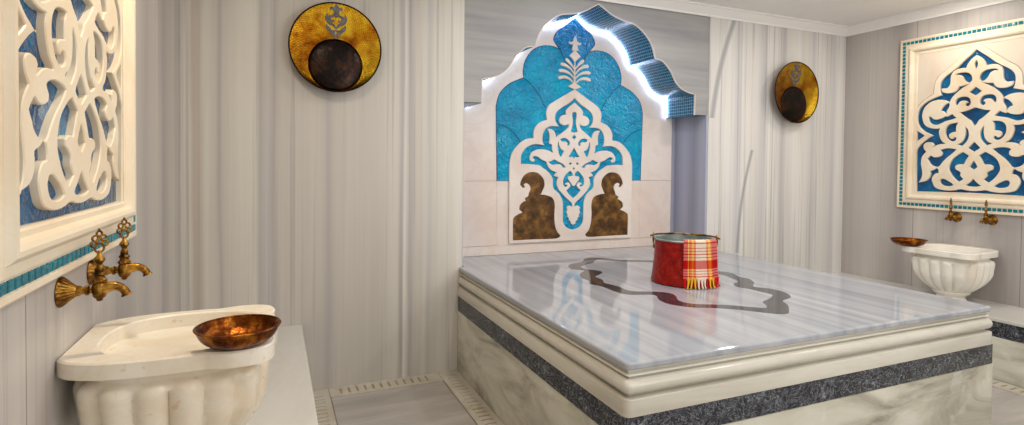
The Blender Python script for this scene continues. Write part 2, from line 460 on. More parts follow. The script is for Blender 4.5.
def emis(name, col, s):
    k = NT(name); k.b.inputs['Emission Color'].default_value = col; k.b.inputs['Emission Strength'].default_value = s
    return k.done((.8, .85, 1, 1), .5)
M_led = emis('led_strip', (.55, .70, 1, 1), 12)
def plaid():
    k = NT('plaid_cloth'); u = k.sep(k.tc.outputs['UV'])
    R_, W_, Y_, O_ = srgb(200, 18, 26), srgb(232, 222, 208), srgb(240, 200, 40), srgb(226, 120, 40)
    Rp = srgb(214, 92, 92)
    cu = k.ramp(u[0], [(0, R_), (.10, Y_), (.13, R_), (.16, O_), (.20, Y_), (.24, O_), (.29, W_), (.56, W_), (.58, O_), (.63, Y_), (.67, Y_), (.70, O_), (.75, R_), (.92, R_), (.96, Rp)], 'CONSTANT')
    cw = k.ramp(u[1], [(0, W_), (.06, R_), (.09, W_), (.13, R_), (.15, W_), (.20, R_), (.22, W_), (.26, R_), (.48, W_), (.54, R_), (.56, W_), (.62, R_), (.645, W_), (.70, R_), (.72, W_), (.78, R_), (.80, W_), (.90, R_), (.93, W_)], 'CONSTANT')
    col = k.mix(.5, cu, cw)
    sat = k.mix(.6, col, k.mix(1, cu, cw, 'MULTIPLY'))
    wv = k.n('ShaderNodeTexWave'); wv.inputs['Scale'].default_value = 90; k.l(k.tc.outputs['UV'], wv.inputs['Vector'])
    k.bump(wv.outputs['Fac'], .2, .001)
    return k.done(sat, .85, spec=.1)
M_plaid = plaid()
M_fr = {c: NT('fringe_'+c).done(v, .9, spec=.1) for c, v in dict(red=srgb(204, 20, 26), yellow=srgb(228, 176, 40), white=srgb(226, 214, 200)).items()}
def floor_mat():
    k = NT('floor_marble')
    a = k.noise(k.mapping((.6, 3.0, 1), (0, 0, -.15)), 2.2, 5, .6, .4)
    return k.done(k.ramp(a, [(.3, srgb(150, 144, 140)), (.5, srgb(166, 160, 154)), (.7, srgb(182, 176, 170))]), .25)
M_floor = floor_mat()
M_drain = soft_marble('drain_marble', srgb(188, 182, 170), srgb(174, 164, 146), srgb(200, 195, 184), .3, 5, .2)
M_drain_in = NT('drain_bed').done(srgb(172, 146, 104), .8)  # yellowish colour of the channel bed under the slots

# ------------------------------------------------------------------ room shell
def sbox(name, a, mat, **kw):
    bm = bmesh.new(); box(bm, *a, **kw); return struct(obj(name, bm, mat))
sbox('floor', (XL-.1, XR+.1, -1.2, D+.5, -.06, 0), M_floor)
sbox('ceiling', (XL-.1, XR+.1, -1.2, D+.5, HC, HC+.06), M_ceil)
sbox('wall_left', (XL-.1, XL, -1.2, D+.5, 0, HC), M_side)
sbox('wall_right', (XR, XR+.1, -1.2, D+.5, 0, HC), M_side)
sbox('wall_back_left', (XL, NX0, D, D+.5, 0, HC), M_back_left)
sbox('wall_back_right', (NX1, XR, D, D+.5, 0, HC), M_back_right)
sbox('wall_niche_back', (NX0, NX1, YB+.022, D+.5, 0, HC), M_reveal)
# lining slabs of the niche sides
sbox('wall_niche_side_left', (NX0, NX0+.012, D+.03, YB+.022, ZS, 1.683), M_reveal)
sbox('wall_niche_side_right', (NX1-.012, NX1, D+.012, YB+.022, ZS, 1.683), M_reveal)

# header with the ogee opening (local x from the axis, y up, z towards the room)
H = D+.012
raw = [(600.7, 3.7), (606, 9), (613, 14.7), (623.6, 19.9), (635.9, 24.5), (646.6, 35), (652.7, 45.9), (655.7, 58), (663.4, 61), (671, 70.3), (677, 82.6), (684.8, 90), (695.5, 94.2)]
half = []
for x, y in raw:
    p = ray(x, y, 1, H); half.append((p.x-NA, p.z))
half[0] = (0, half[0][1])
half = smooth_cusps(half, (7,), 5)
zc = 1.683
xo = half[-1][0]
half += [(xo, zc)]
full = [(-x, z) for x, z in half[::-1]][:-1] + half      # left foot -> apex -> right foot
out = [(-.977, zc)] + full + [(.977, zc), (.977, HC-.001), (-.977, HC-.001)]
Mniche = Matrix.Translation((NA, H, 0)) @ Matrix(((1, 0, 0, 0), (0, 0, -1, 0), (0, 1, 0, 0), (0, 0, 0, 1)))
me = plate_mesh([out], -(YB+.02-H), 0)
me.transform(Mniche)
struct(link('wall_niche_header', me, M_header))
# white edge trim of the header is its own marble lip
bm = bmesh.new()
ribbon(bm, [(x*.9965, z-.003) for x, z in full], .006, -.012, .001, n=1, taper=False)
for v in bm.verts: v.co = Mniche @ v.co
struct(obj('trim_1', bm, M_board))
# mosaic soffit
path = [(-.977, zc-.002)] + [(x*.997, z-.003) for x, z in full] + [(.977, zc-.002)]
bm = bmesh.new(); uv = bm.loops.layers.uv.new('UVMap'); s = 0; dep = YB+.018-H
dens = []
for a, b in zip(path[:-1], path[1:]):
    l = math.hypot(b[0]-a[0], b[1]-a[1])
    q = [bm.verts.new(Mniche @ Vector(p)) for p in ((a[0], a[1], -.014), (b[0], b[1], -.014), (b[0], b[1], -dep), (a[0], a[1], -dep))]
    f = bm.faces.new(q)
    for lp, c in zip(f.loops, ((s, 0), (s+l, 0), (s+l, dep), (s, dep))): lp[uv].uv = c
    s += l
o = obj('wall_niche_soffit', bm, M_mosaic, recalc=False); struct(o)
# LED strip tucked at the back of the soffit, a real lamp
def offs(P, d):
    r = []
    for i, p in enumerate(P):
        a, b = P[max(0, i-1)], P[min(len(P)-1, i+1)]
        tx, ty = b[0]-a[0], b[1]-a[1]; l = math.hypot(tx, ty) or 1
        r.append((p[0]+ty/l*d, p[1]-tx/l*d))
    return r
ledp = offs([(x, z) for x, z in full], .012)

# crown moulding
def crown(name, a, b, inward):
    a, b, i = Vector(a), Vector(b), Vector(inward)
    prof = [(0, -.075), (.008, -.075), (.010, -.062), (.022, -.05), (.040, -.032), (.048, -.018), (.060, -.014), (.060, -.001), (0, -.001)]
    bm = bmesh.new()
    rows = [[p+i*u+Vector((0, 0, HC+z)) for u, z in prof] for p in (a, b)]
    grid_faces(bm, rows, True, True, True); return struct(obj(name, bm, M_crown, auto=30))
crown('trim_2', (XL, D, 0), (XR, D, 0), (0, -1, 0))
crown('trim_3', (XL, -1.2, 0), (XL, D, 0), (1, 0, 0))
crown('trim_4', (XR, -1.2, 0), (XR, D, 0), (-1, 0, 0))

# ------------------------------------------------------------------ carved mural in the niche
Mmur = Matrix.Translation((NA, YB, 0)) @ Matrix(((1, 0, 0, 0), (0, 0, -1, 0), (0, 1, 0, 0), (0, 0, 0, 1)))
mural = thing('carved_mural', 'tall marble mural with turquoise glaze and carved arabesque standing in the ogee niche', 'mural', Mmur)
def nm(x, y, ax=575.9):
    """sighting on the board face -> mural local"""
    p = ray(x, y, 1, YB-.008); return (p.x-NA, p.z)
def nmc(P, ox, oy, sc): return [nm(ox+x/sc, oy+y/sc) for x, y in P]
zt = nm(496.3, 181)[1]; xt = .612; zb_ = nm(508.7, 243.5)[1]-.012
bm = bmesh.new(); tube(bm, [(x, z, .016) for x, z in ledp], .0065, 6)
obj('led_strip', bm, M_led, mural)['label'] = 'glowing cool white light strip'
# marble slabs of the board
bm = bmesh.new(); topo = offs(full, -.004)
for x0, x1, z0, z1 in ((-.965, -xt-.001, zb_+.001, zt-.001), (xt+.001, .965-.05, zb_+.001, zt-.001)):
    box(bm, x0, x1, z0, z1, -.02, 0, .0008, 1)
box(bm, -.965, .915, ZS+.001, zb_-.001, -.02, 0, .0008, 1)
o = obj('lower_panel', bm, M_board, mural)
head = [(-.965, zt+.001), (.915, zt+.001), (.915, 1.75)] + [p for p in full[::-1] if abs(p[0]) < .84] + [(-.965, 1.75)]
link('upper_panel', plate_mesh([[(-.965, zt+.001), (.915, zt+.001), (.915, 1.79), (.80, 1.87)] + [(x, z+.01) for x, z in full[::-1] if abs(x) < .79 and z > 1.85] + [(-.80, 1.87), (-.965, 1.79)]], -.02, 0), M_board, mural)
bm = bmesh.new(); box(bm, -xt, xt, zb_, zt, -.02, -.001); obj('centre_panel', bm, M_board, mural)
# glazed field : lobed outline
L = [(574.9, 18.1), (566, 26), (558, 31), (554.2, 38.8), (557, 44.5), (560.4, 49)]
crown_half = [nm(*p) for p in L]; crown_half[0] = (0, crown_half[0][1])
lobes = [(560.4, 49), (552, 46), (541.8, 46), (532.7, 50.5), (526.2, 59.5), (523.6, 70), (524.2, 77.6), (518.5, 79.7), (509.4, 84), (500.4, 93), (496.5, 105.5)]
lh = [nm(*p) for p in lobes]
lh = [(-abs(x), z) for x, z in lh]
bot = nm(562, 62)[1]
low = [(-.10, nm(566, 60)[1]), (0, nm(574, 76)[1])]
left = smooth_cusps(lh, (6,), 6)+[(-xt, zt)]
field = [(-x, z) for x, z in left]   # right side, apex -> foot
poly = left + [(x, z) for x, z in field[::-1]]
link('glazed_field', plate_mesh([poly], 0, .003, .0008), M_teal, mural)
ch = crom(crown_half, 6)
cl = [(-abs(x), z) for x, z in ch] + crom([(lh[0][0], lh[0][1]), (-.085, nm(566, 59)[1]), (-.03, nm(570, 68)[1]), (0, nm(573, 75)[1])], 5)[1:]
link('crown_lobe', plate_mesh([cl + [(-x, z) for x, z in cl[::-1][1:-1]]], .0005, .005, .0008), M_teal_dk, mural)
bm = bmesh.new()
seams = [[(524.2, 77.6), (531, 84), (540, 96), (545.6, 108)], [(496, 123), (504, 126), (512, 131), (521, 142)]]
for s_ in seams:
    P = [nm(*p) for p in s_]
    for sg in (1, -1): ribbon(bm, [(sg*abs(x), z) for x, z in P], .006, 0, .0045, n=5)
P = cl[len(ch)-1:]
for sg in (1, -1):
    ribbon(bm, [(sg*x, z) for x, z in cl[:-1]], .007, 0, .0055, n=1, taper=False)
    ribbon(bm, [(sg*x, z) for x, z in left], .006, 0, .0035, n=1, taper=False)
obj('leading', bm, glass('deep_blue_leading', srgb(0, 60, 96), srgb(0, 74, 112), srgb(0, 84, 124)), mural)
# strapwork arch plate with the figure windows
oA = [(574.8, 89.5), (568, 93.2), (558.8, 98.7), (554, 101.5), (548.6, 105.6), (545.9, 112.5), (546.7, 119.7), (538.2, 123.5), (533.5, 130.5), (533.2, 138), (525, 139.5), (517.5, 145), (511.9, 152.7), (509.5, 161), (509, 170), (508.7, 243.5)]
hA = [nm(*p) for p in oA]; hA[0] = (0, hA[0][1]); k0 = -.0
hA = [(-abs(x), z) for x, z in hA]
oh = smooth_cusps(hA[:-1], (6, 9), 5) + [hA[-1]]
outer = oh + [(-x, z) for x, z in oh[::-1] if x < -1e-5]
NF = ((530, 90, 10.633), (515, 122, 9.24), (530, 155, 10.633), (530, 190, 9.45), (540, 118, 10.12))
def N_(P, k):
    ox, oy, sc = NF[k-1]; r = []
    for x, y in P:
        px, py = ox+x/sc, oy+y/sc
        a, b = nm(px, py), nm(573.6-(py-95)*.0087, py); r.append((a[0]-b[0], a[1]))
    return r
def nhm(P):
    P = list(P); P[0] = (0, P[0][1]); P[-1] = (0, P[-1][1]); h = smooth_auto(P); return [h + [(-x, z) for x, z in h[::-1][1:-1]]]
def nfm(P):
    h = smooth_auto(list(P)+[P[0]])[:-1]; return [h, [(-x, z) for x, z in h[::-1]]]
inner = nhm(N_([(458, 85), (435, 115), (390, 150), (330, 185), (280, 225), (258, 270), (258, 320), (275, 360)], 1) + N_([(398, 42), (340, 38), (300, 45), (270, 70), (250, 110), (245, 160), (250, 195), (265, 216), (200, 205), (150, 210), (100, 235), (65, 275), (48, 320), (47, 390), (110, 388), (180, 395), (240, 412)], 2)
    + N_([(60, 100), (110, 125), (170, 165), (210, 210), (235, 260), (240, 350), (300, 410)], 3) + N_([(300, 100), (305, 180), (305, 290), (320, 330), (350, 360), (402, 375)], 4))[0]
island = nhm(N_([(402, 328), (382, 316), (378, 296), (362, 288), (360, 264), (346, 256), (348, 232), (336, 212), (346, 190), (340, 166), (356, 150), (376, 150), (392, 162), (392, 135), (375, 110), (330, 70), (285, 20)], 4)
    + N_([(300, 370), (275, 310), (283, 262), (295, 236), (245, 222), (258, 200), (275, 184), (255, 178), (215, 160), (185, 125), (170, 88), (160, 64)], 3)
    + N_([(278, 364), (235, 345), (200, 320), (168, 315), (152, 332), (176, 348), (168, 364), (145, 365), (128, 345), (130, 310), (155, 275), (200, 255), (240, 252), (290, 260), (345, 286), (335, 250), (334, 212), (306, 195), (310, 160), (310, 120), (300, 85), (287, 63), (330, 68), (358, 94), (372, 142), (420, 105), (470, 65), (489, 35)], 2)
    + N_([(403, 345), (400, 384), (394, 362), (376, 373), (340, 373), (308, 350), (300, 315), (320, 280), (350, 265), (374, 262), (370, 225), (395, 190), (430, 160), (458, 135)], 1))
openings = nhm(N_([(455, 233), (442, 240), (438, 270), (445, 330), (440, 380)], 1)+N_([(302, 138), (337, 150)], 5))
openings += nhm(N_([(337, 170), (314, 195), (337, 220)], 5))
openings += nfm(N_([(195, 215), (225, 203), (260, 210), (288, 235), (292, 265), (280, 280), (268, 275), (270, 255), (250, 240), (220, 240), (202, 228)], 5))
openings += nfm(N_([(180, 235), (182, 265), (200, 310), (235, 335), (215, 375), (205, 395), (190, 380), (178, 345), (170, 290), (172, 250)], 5))
openings += nhm(N_([(337, 300), (310, 345), (280, 390), (300, 398), (320, 392), (337, 412)], 5))
openings += nfm(N_([(405, 92), (420, 76), (436, 92), (420, 108)], 3))
openings += nhm(N_([(457, 131), (444, 145), (457, 159)], 3))
openings += nfm(N_([(188, 72), (215, 65), (250, 48), (285, 68), (335, 92), (375, 130), (340, 137), (322, 105), (285, 98), (240, 105), (205, 92)], 3))
openings += nhm(N_([(457, 330), (440, 322), (425, 295), (405, 270), (395, 245), (402, 229), (424, 226), (446, 222), (442, 195), (415, 168), (380, 200), (350, 245), (343, 290), (350, 322), (368, 340), (390, 332), (386, 314), (371, 318), (368, 302), (395, 290), (415, 305), (422, 330), (405, 352), (378, 375), (410, 420), (457, 460)], 3))
fig = nmc([(78, 104), (85, 78), (105, 50), (135, 38), (170, 42), (200, 70), (208, 105), (198, 135), (187, 157), (215, 160), (250, 175), (262, 210), (260, 260), (262, 310), (273, 350), (293, 374), (270, 390), (150, 395), (40, 400), (40, 300), (46, 277), (75, 258), (90, 252), (74, 237), (77, 214), (95, 196), (108, 190), (104, 176), (120, 166), (124, 150), (133, 128), (128, 108), (112, 97), (99, 104), (104, 118), (92, 122)], 505, 165, 5.31)
figs = [(-abs(x), z) for x, z in fig]
figs = smooth_cusps(figs, (8, 15, 18, 19, 23, 26, 29), 4)
figm = [(-x, z) for x, z in figs[::-1]]
link('strapwork_arch', plate_mesh([outer, inner, figs, figm], 0, .016, .0015), M_strap, mural)
link('inner_glaze', plate_mesh([inner], .0032, .0045), M_teal, mural)
link('arabesque', plate_mesh(island+openings, .004, .0165, .0015), M_strap, mural)
for f_ in (figs, figm): link('bronze_figure', plate_mesh([f_], .0005, .010, .0006), M_bronze, mural)
# finial above the arch: diamonds, palm leaves, fleuron (crop 550,30 x5.31, axis 133)
def fp(P): return [(x-nmc([(133, y0)], 550, 30, 5.31)[0][0], y) for (x, y), (x0, y0) in zip(nmc(P, 550, 30, 5.31), P)]
def sym(P):
    Q = fp(P); return [(-abs(x), y) for x, y in Q]+[(abs(x), y) for x, y in Q[::-1] if abs(x) > .002]
for nme, P in (('fleuron', [(133, 33), (125, 46), (124, 58), (112, 66), (102, 60), (100, 72), (114, 78), (122, 76), (118, 100), (114, 108)]),
               ('finial_diamond', [(133, 106), (118, 122), (103, 136), (118, 152), (133, 174)]),
               ('finial_diamond', [(133, 282), (114, 290), (97, 300), (116, 309), (133, 318)])):
    link(nme, plate_mesh([sym(P)], .004, .015, .001), M_strap, mural)
bm = bmesh.new(); ribbon(bm, fp([(133, 170), (133, 230), (133, 290)]), [.008, .012, .016], .004, .013); obj('palm_stem', bm, M_strap, mural)
for P in ([(133, 212), (118, 190), (100, 168), (84, 152)], [(133, 240), (112, 208), (84, 188), (58, 180)], [(133, 264), (108, 234), (76, 218), (48, 216)], [(133, 290), (108, 262), (78, 250), (46, 256)]):
    for sg in (1, -1):
        bm = bmesh.new(); ribbon(bm, [(sg*x, y) for x, y in fp(P)], [.006, .014, .024, .026], .004, .0145, n=6)
        obj('palm_leaf', bm, M_strap, mural, auto=40)

# ------------------------------------------------------------------ carved wall panels (local x = along wall, y up, z out)
ZB, ZT = .988, 2.292        # of the right panel
def pc(P, o): 
    r = []
    for x, y in P:
        px, py = (x, y) if o is None else (o[0]+x/o[2], o[1]+y/o[2])
        p = ray(px, py, 0, XR-.03); r.append((-(p.y-PA), p.z))
    return r
FA, FB, FC, FD = (895, 20, 4.257), (954, 20, 4.257), (895, 110, 3.857), (954, 110, 3.857)
def carved_panel(label, M, sx, zmap, woh, wb, zo0, zo1, proud, depth0, thin=0.0):
    """sx scales the carving across, zmap maps heights, woh outer half width, wb half width of the glazed field"""
    t = thing('carved_wall_panel', label, 'wall panel', M, 'carved marble panels above the basins')
    z0b, z1b = zmap(1.129), zmap(2.292)-.125
    bm = bmesh.new(); box(bm, -wb-.01, wb+.01, z0b-.02, z1b+.01, .001, depth0); obj('glazed_field', bm, M_blue, t)
    # moulded frame, mitred: profile (inset from outer edge, height)
    prof = [(0, .001), (0, proud-.006), (.004, proud-.003), (.016, proud-.003), (.018, proud-.006), (.044, proud-.006), (.046, proud-.003), (.066, proud-.003),
            (.070, proud+.003), (.078, proud+.009), (.088, proud+.010), (.098, proud+.005), (.102, proud-.004), (.104, proud-.010)]
    gap = woh-wb
    prof += [(gap-.004, proud-.010), (gap, proud-.013), (gap, .001)]
    bm = bmesh.new(); rows = []
    for u, h in prof:
        rows.append([Vector((sx_*(woh-u), (zo0+u) if b_ else (zo1-u), h)) for sx_, b_ in ((-1, 1), (1, 1), (1, 0), (-1, 0))])
    grid_faces(bm, rows, True); obj('frame', bm, M_cream, t, auto=25)
    bm = bmesh.new(); cs = .0285; q = .031
    def tile(x, y, tx, ty):
        box(bm, x-tx/2, x+tx/2, y-ty/2, y+ty/2, proud-.007, proud-.002, .0015, 1)
    n = int((2*(woh-q))/cs); st = 2*(woh-q)/n
    for i in range(n+1):
        for z in (zo0+q, zo1-q): tile(-(woh-q)+i*st, z, st*.8, .021)
    n = int((zo1-zo0-2*q)/cs); st = (zo1-zo0-2*q)/n
    for i in range(1, n):
        for x in (-(woh-q), woh-q): tile(x, zo0+q+i*st, .021, st*.8)
    obj('mosaic_border', bm, M_tile, t)
    top = depth0+.018
    mp = lambda Q: [(x*sx, zmap(z)) for x, z in Q]
    # the carved plate: its outline and the openings that show the glaze, sighted on the right panel
    AXP = [(pc([p], None)[0]) for p in ((975.6, 45), (974.1, 90.6), (972.9, 146.5), (972.0, 170))]
    def axoff(z):
        for (xa, za), (xb, zb2) in zip(AXP[:-1], AXP[1:]):
            if z >= zb2 or (xb, zb2) == AXP[-1]: return xa+(xb-xa)*(z-za)/(zb2-za)
    def R_(P, k):
        o = ((910, 40, 8.5), (910, 80, 8.5), (910, 110, 8.5), (910, 145, 8.5))[k-1]
        return [((x-axoff(z))*sx, zmap(z)) for x, z in pc(P, o)]
    def hm(P):      # half opening that touches the axis at both ends
        P = list(P); P[0] = (0, P[0][1]); P[-1] = (0, P[-1][1])
        h = smooth_auto(P); return [h + [(-x, z) for x, z in h[::-1][1:-1]]]
    def fm(P):
        h = smooth_auto(list(P)+[P[0]])[:-1]; return [h, [(-x, z) for x, z in h[::-1]]]
    holes = []
    fld = (R_([(555, 78), (510, 122), (450, 176), (400, 226), (350, 267), (290, 312), (257, 350), (244, 390)], 1) + R_([(245, 100), (256, 130), (215, 145), (170, 165), (120, 195), (75, 240), (56, 290)], 2)
        + R_([(53, 90), (70, 140), (110, 180), (150, 200), (187, 218), (140, 245), (90, 285), (60, 320), (45, 350)], 3) + R_([(42, 130), (41, 260), (40, 394), (527, 408)], 4))
    isl = (R_([(527, 392), (470, 386), (415, 376), (370, 384), (300, 387), (235, 376), (198, 358), (178, 320), (172, 290), (185, 260), (208, 241), (231, 237), (229, 210), (216, 196), (190, 212), (160, 222), (162, 250), (150, 280), (118, 306), (60, 319), (84, 280), (92, 240), (88, 200), (82, 160), (88, 110), (105, 80), (127, 57)], 4)
        + R_([(110, 332), (105, 303), (120, 281), (150, 273), (180, 279), (196, 299), (180, 322), (215, 300), (250, 290), (292, 288), (262, 266), (245, 235), (236, 200), (237, 175), (245, 156), (215, 160), (170, 155), (130, 140), (105, 110), (94, 70)], 3)
        + R_([(93, 295), (105, 250), (130, 215), (170, 185), (215, 171), (260, 168), (300, 178), (325, 191), (336, 165), (362, 130), (400, 95), (440, 65), (472, 46), (500, 27), (480, 36), (440, 49), (404, 56), (394, 77), (370, 100), (330, 112), (290, 112), (262, 100), (255, 74), (275, 72), (302, 69), (322, 50), (332, 20)], 2)
        + R_([(335, 318), (346, 285), (370, 260), (400, 245), (440, 238), (466, 238), (477, 210), (500, 175), (530, 146), (555, 128)], 1))
    zf = zo0+gap
    fld = [(max(x, -wb+.003), max(z, zf+.0015)) for x, z in fld]; isl = [(x, max(z, zf+.003)) for x, z in isl]
    clampf = lambda Ls: [[(min(max(x, -wb+.003), wb-.003), max(z, zf+.0015)) for x, z in q] for q in Ls]
    holes += clampf(hm(fld)) + clampf(hm(isl))
    holes += fm(R_([(50, 176), (115, 218), (48, 268)], 3))
    holes += fm(R_([(222, 187), (185, 178), (160, 160), (150, 140), (135, 118), (165, 88), (190, 103), (225, 103), (255, 90), (262, 65), (247, 44), (275, 33), (310, 28), (350, 30), (385, 38), (345, 75), (300, 110), (265, 145), (240, 176)], 4))
    holes += hm(R_([(557, 168), (540, 195), (540, 222), (557, 245)], 1))
    holes += fm(R_([(372, 303), (385, 288), (420, 278), (460, 275), (495, 285), (515, 310), (515, 340), (497, 363), (470, 355), (448, 335), (435, 310), (415, 298), (395, 297)], 1))
    holes += hm(R_([(545, 58), (520, 80), (492, 103), (520, 120), (545, 130)], 2))
    holes += fm(R_([(374, 205), (376, 180), (395, 155), (430, 143), (470, 143), (497, 160), (505, 190), (495, 215), (475, 225), (458, 215), (463, 197), (478, 191), (465, 178), (440, 175), (415, 182), (400, 200), (390, 215), (378, 215)], 2))
    holes += fm(R_([(322, 192), (290, 210), (265, 235), (250, 262), (275, 268), (297, 297), (301, 265), (315, 240), (325, 215)], 2))
    holes += fm(R_([(150, 345), (148, 320), (160, 308), (175, 320), (192, 334), (222, 335), (260, 325), (290, 308), (304, 312), (345, 290), (384, 322), (345, 335), (290, 350), (250, 370), (215, 382), (180, 378), (160, 365)], 2))
    holes += hm(R_([(540, 232), (500, 250), (460, 265), (412, 275), (440, 300), (480, 330), (505, 345), (520, 370), (538, 392)], 2))
    holes += fm(R_([(400, 108), (385, 130), (380, 160), (380, 185), (350, 190), (325, 205), (322, 225), (335, 243), (355, 245), (365, 232), (380, 232), (383, 248), (370, 262), (340, 265), (310, 245), (292, 210), (290, 175), (300, 145), (325, 122), (360, 112)], 3))
    holes += fm(R_([(460, 140), (480, 165), (490, 200), (485, 240), (465, 275), (435, 305), (390, 292), (425, 275), (450, 240), (460, 200), (461, 170)], 3))
    holes += hm(R_([(535, 270), (505, 300), (482, 325), (510, 342), (533, 357)], 3))
    holes += fm(R_([(440, 60), (490, 90), (470, 120), (445, 165), (400, 165), (372, 180), (375, 205), (400, 220), (418, 236), (415, 260), (440, 290), (400, 315), (365, 285), (335, 245), (318, 205), (325, 165), (350, 120), (395, 85)], 4))
    holes += hm(R_([(527, 133), (510, 160), (495, 187), (525, 213)], 4))
    holes += hm(R_([(525, 287), (490, 320), (455, 343), (490, 352), (527, 355)], 4))
    holes += fm(R_([(240, 305), (250, 288), (275, 288), (310, 305), (340, 325), (355, 342), (320, 350), (275, 345), (250, 330)], 4))
    top = depth0+.016
    og = R_([(552, 12), (480, 85), (400, 160), (320, 235), (245, 298), (208, 350), (196, 400)], 1) + R_([(192, 90), (188, 118), (150, 142), (100, 178), (60, 222), (36, 268)], 2)
    og[0] = (0, og[0][1]); og = [(max(x, -wb+.001), z) for x, z in smooth_auto(og)]
    zl = og[-1][1]
    outl = og + [(-wb+.001, zl), (-wb+.001, zf-.001), (wb-.001, zf-.001), (wb-.001, zl)] + [(-x, z) for x, z in og[::-1][:-1]]
    link('arabesque', plate_mesh([outl]+holes, depth0-.001, top, .0026, inset=thin), M_cream, t, True).data.set_sharp_from_angle(angle=math.radians(35))
    hs = [(x*1.012, z+.002) for x, z in og]; hs[0] = (0, hs[0][1])
    sp = [(-wb, zl)] + [(max(x, -wb+.002), z) for x, z in hs[::-1]] + [(min(-x, wb-.002), z) for x, z in hs[1:]] + [(wb, zl), (wb, z1b), (-wb, z1b)]
    link('spandrel', plate_mesh([sp], depth0, depth0+.011, 0), M_spandrel, t)
    return t
Mr = Matrix(((0, 0, -1, XR), (-1, 0, 0, PA), (0, 1, 0, 0), (0, 0, 0, 1)))
Ml = Matrix(((0, 0, 1, XL), (1, 0, 0, PR), (0, 1, 0, 0), (0, 0, 0, 1)))
carved_panel('carved marble panel with cobalt glazed ground above the far basin on the right wall', Mr, 1.0, lambda z: z, .515, .385, ZB, ZT, .03, .006)
carved_panel('carved marble panel with blue glazed ground beside the near basin on the left wall', Ml, 1.0, lambda z: 1.180+(z-1.127)*.885, .514, .394, 1.052, 2.36, .036, .006, .0042)

# ------------------------------------------------------------------ belly stone (raised heated slab)
SX0, SX1, SY0 = 1.0585, 3.122, 1.503
stone = thing('belly_stone', 'large raised rectangular marble slab with dark band in the middle of the room', 'marble platform', T(0, 0, 0))
def sweep_u(name, prof, mat, auto=30):
    """profile (outward, z) swept along left, front and right sides"""
    bm = bmesh.new()
    rows = []
    for (px, py, dx, dy) in ((SX0, D-.002, -1, 0), (SX0, SY0, -1, -1), (SX1, SY0, 1, -1), (SX1, D-.002, 1, 0)):
        rows.append([Vector((px+dx*o, py+dy*o, z)) for o, z in prof])
    rows = [[r[i] for r in rows] for i in range(len(prof))]
    grid_faces(bm, rows); return obj(name, bm, mat, stone, auto=auto)
def rsweep(name, prof, mat, R=.02, auto=30):
    bm = bmesh.new(); path = [(SX0, D-.002, -1, 0)]
    for cx, cy, a0 in ((SX0+R, SY0+R, PI), (SX1-R, SY0+R, 1.5*PI)):
        for i in range(5):
            a = a0+i*PI/8; path.append((cx+R*math.cos(a), cy+R*math.sin(a), math.cos(a), math.sin(a)))
    path.append((SX1, D-.002, 1, 0))
    rows = [[Vector((px+dx*o, py+dy*o, z)) for (px, py, dx, dy) in path] for o, z in prof]
    grid_faces(bm, rows); return obj(name, bm, mat, stone, auto=auto)
lipprof = [(-.0077, .65), (-.003, .648), (0, .643), (0, .630), (-.004, .625), (-.018, .624)]
rsweep('slab_lip', lipprof, M_top)
prof = [(-.016, .6235), (-.018, .612), (-.008, .608), (-.006, .604), (-.020, .600), (-.022, .594)]
for i in range(9):
    a = PI/2-i*PI/8; prof.append((-.018+.026*math.cos(a), .567+.026*math.sin(a)))
prof += [(-.022, .539), (-.022, .534), (.004, .530), (.006, .526), (.006, .472), (.0, .471)]
rsweep('moulding', prof, M_mould)
rsweep('dark_band', [(.0, .471), (.005, .470), (.005, .381), (0, .380)], M_stripe, .006)
rsweep('side_facing', [(.0, .3795), (.007, .379), (.007, .0005)], M_side_slab, .006)
# top slab with a tongue into the niche
bm = bmesh.new(); Q = []
i_ = .03
arc = lambda cx_, cy_, a0_: [(cx_+.0122*math.cos(a0_+i*PI/16), cy_+.0122*math.sin(a0_+i*PI/16)) for i in range(9)]
me = plate_mesh([arc(SX0+.02, SY0+.02, PI)+arc(SX1-.02, SY0+.02, 1.5*PI)+[(SX1-.0078, D-.002), (NX1-.013, D-.002), (NX1-.013, YB-.001), (NX0+.013, YB-.001), (NX0+.013, D-.002), (SX0+.0078, D-.002)]], .628, ZS)
link('top_slab', me, M_top, stone)
# dark inlaid cartouche, outline sighted on the stone top
def zp(P): return [tuple(ray(560+x/4.25, 225+y/4.25, 2, ZS)[:2]) for x, y in P]
ro = [(400, 152), (330, 150), (260, 148), (200, 143), (150, 139), (110, 142), (92, 157), (60, 163), (35, 173), (48, 187), (104, 193), (86, 207), (92, 224), (122, 236), (126, 250), (180, 262), (240, 285), (300, 296), (400, 297), (420, 318), (470, 338), (560, 350), (640, 352), (740, 358), (820, 367), (890, 375), (965, 378), (973, 357), (966, 338), (945, 322), (976, 311), (978, 300), (950, 285), (890, 270), (822, 262), (825, 245), (800, 228), (760, 220), (735, 206), (700, 199), (660, 195), (560, 176), (480, 162)]
ri = [(400, 158), (330, 156), (260, 154), (200, 150), (155, 148), (140, 160), (110, 168), (90, 178), (110, 188), (150, 192), (180, 200), (170, 210), (150, 220), (182, 234), (188, 246), (250, 262), (300, 281), (410, 284), (470, 291), (494, 304), (505, 322), (560, 335), (640, 338), (700, 340), (780, 346), (868, 353), (878, 343), (862, 327), (893, 312), (902, 296), (860, 285), (800, 271), (752, 263), (737, 250), (757, 240), (722, 222), (690, 211), (655, 204), (560, 184), (480, 169)]
ro = crom(zp(ro), 3, True); ri = crom(zp(ri), 3, True)
link('inlaid_cartouche', plate_mesh([ro, ri], ZS+.0002, ZS+.0008), M_inlay, stone)

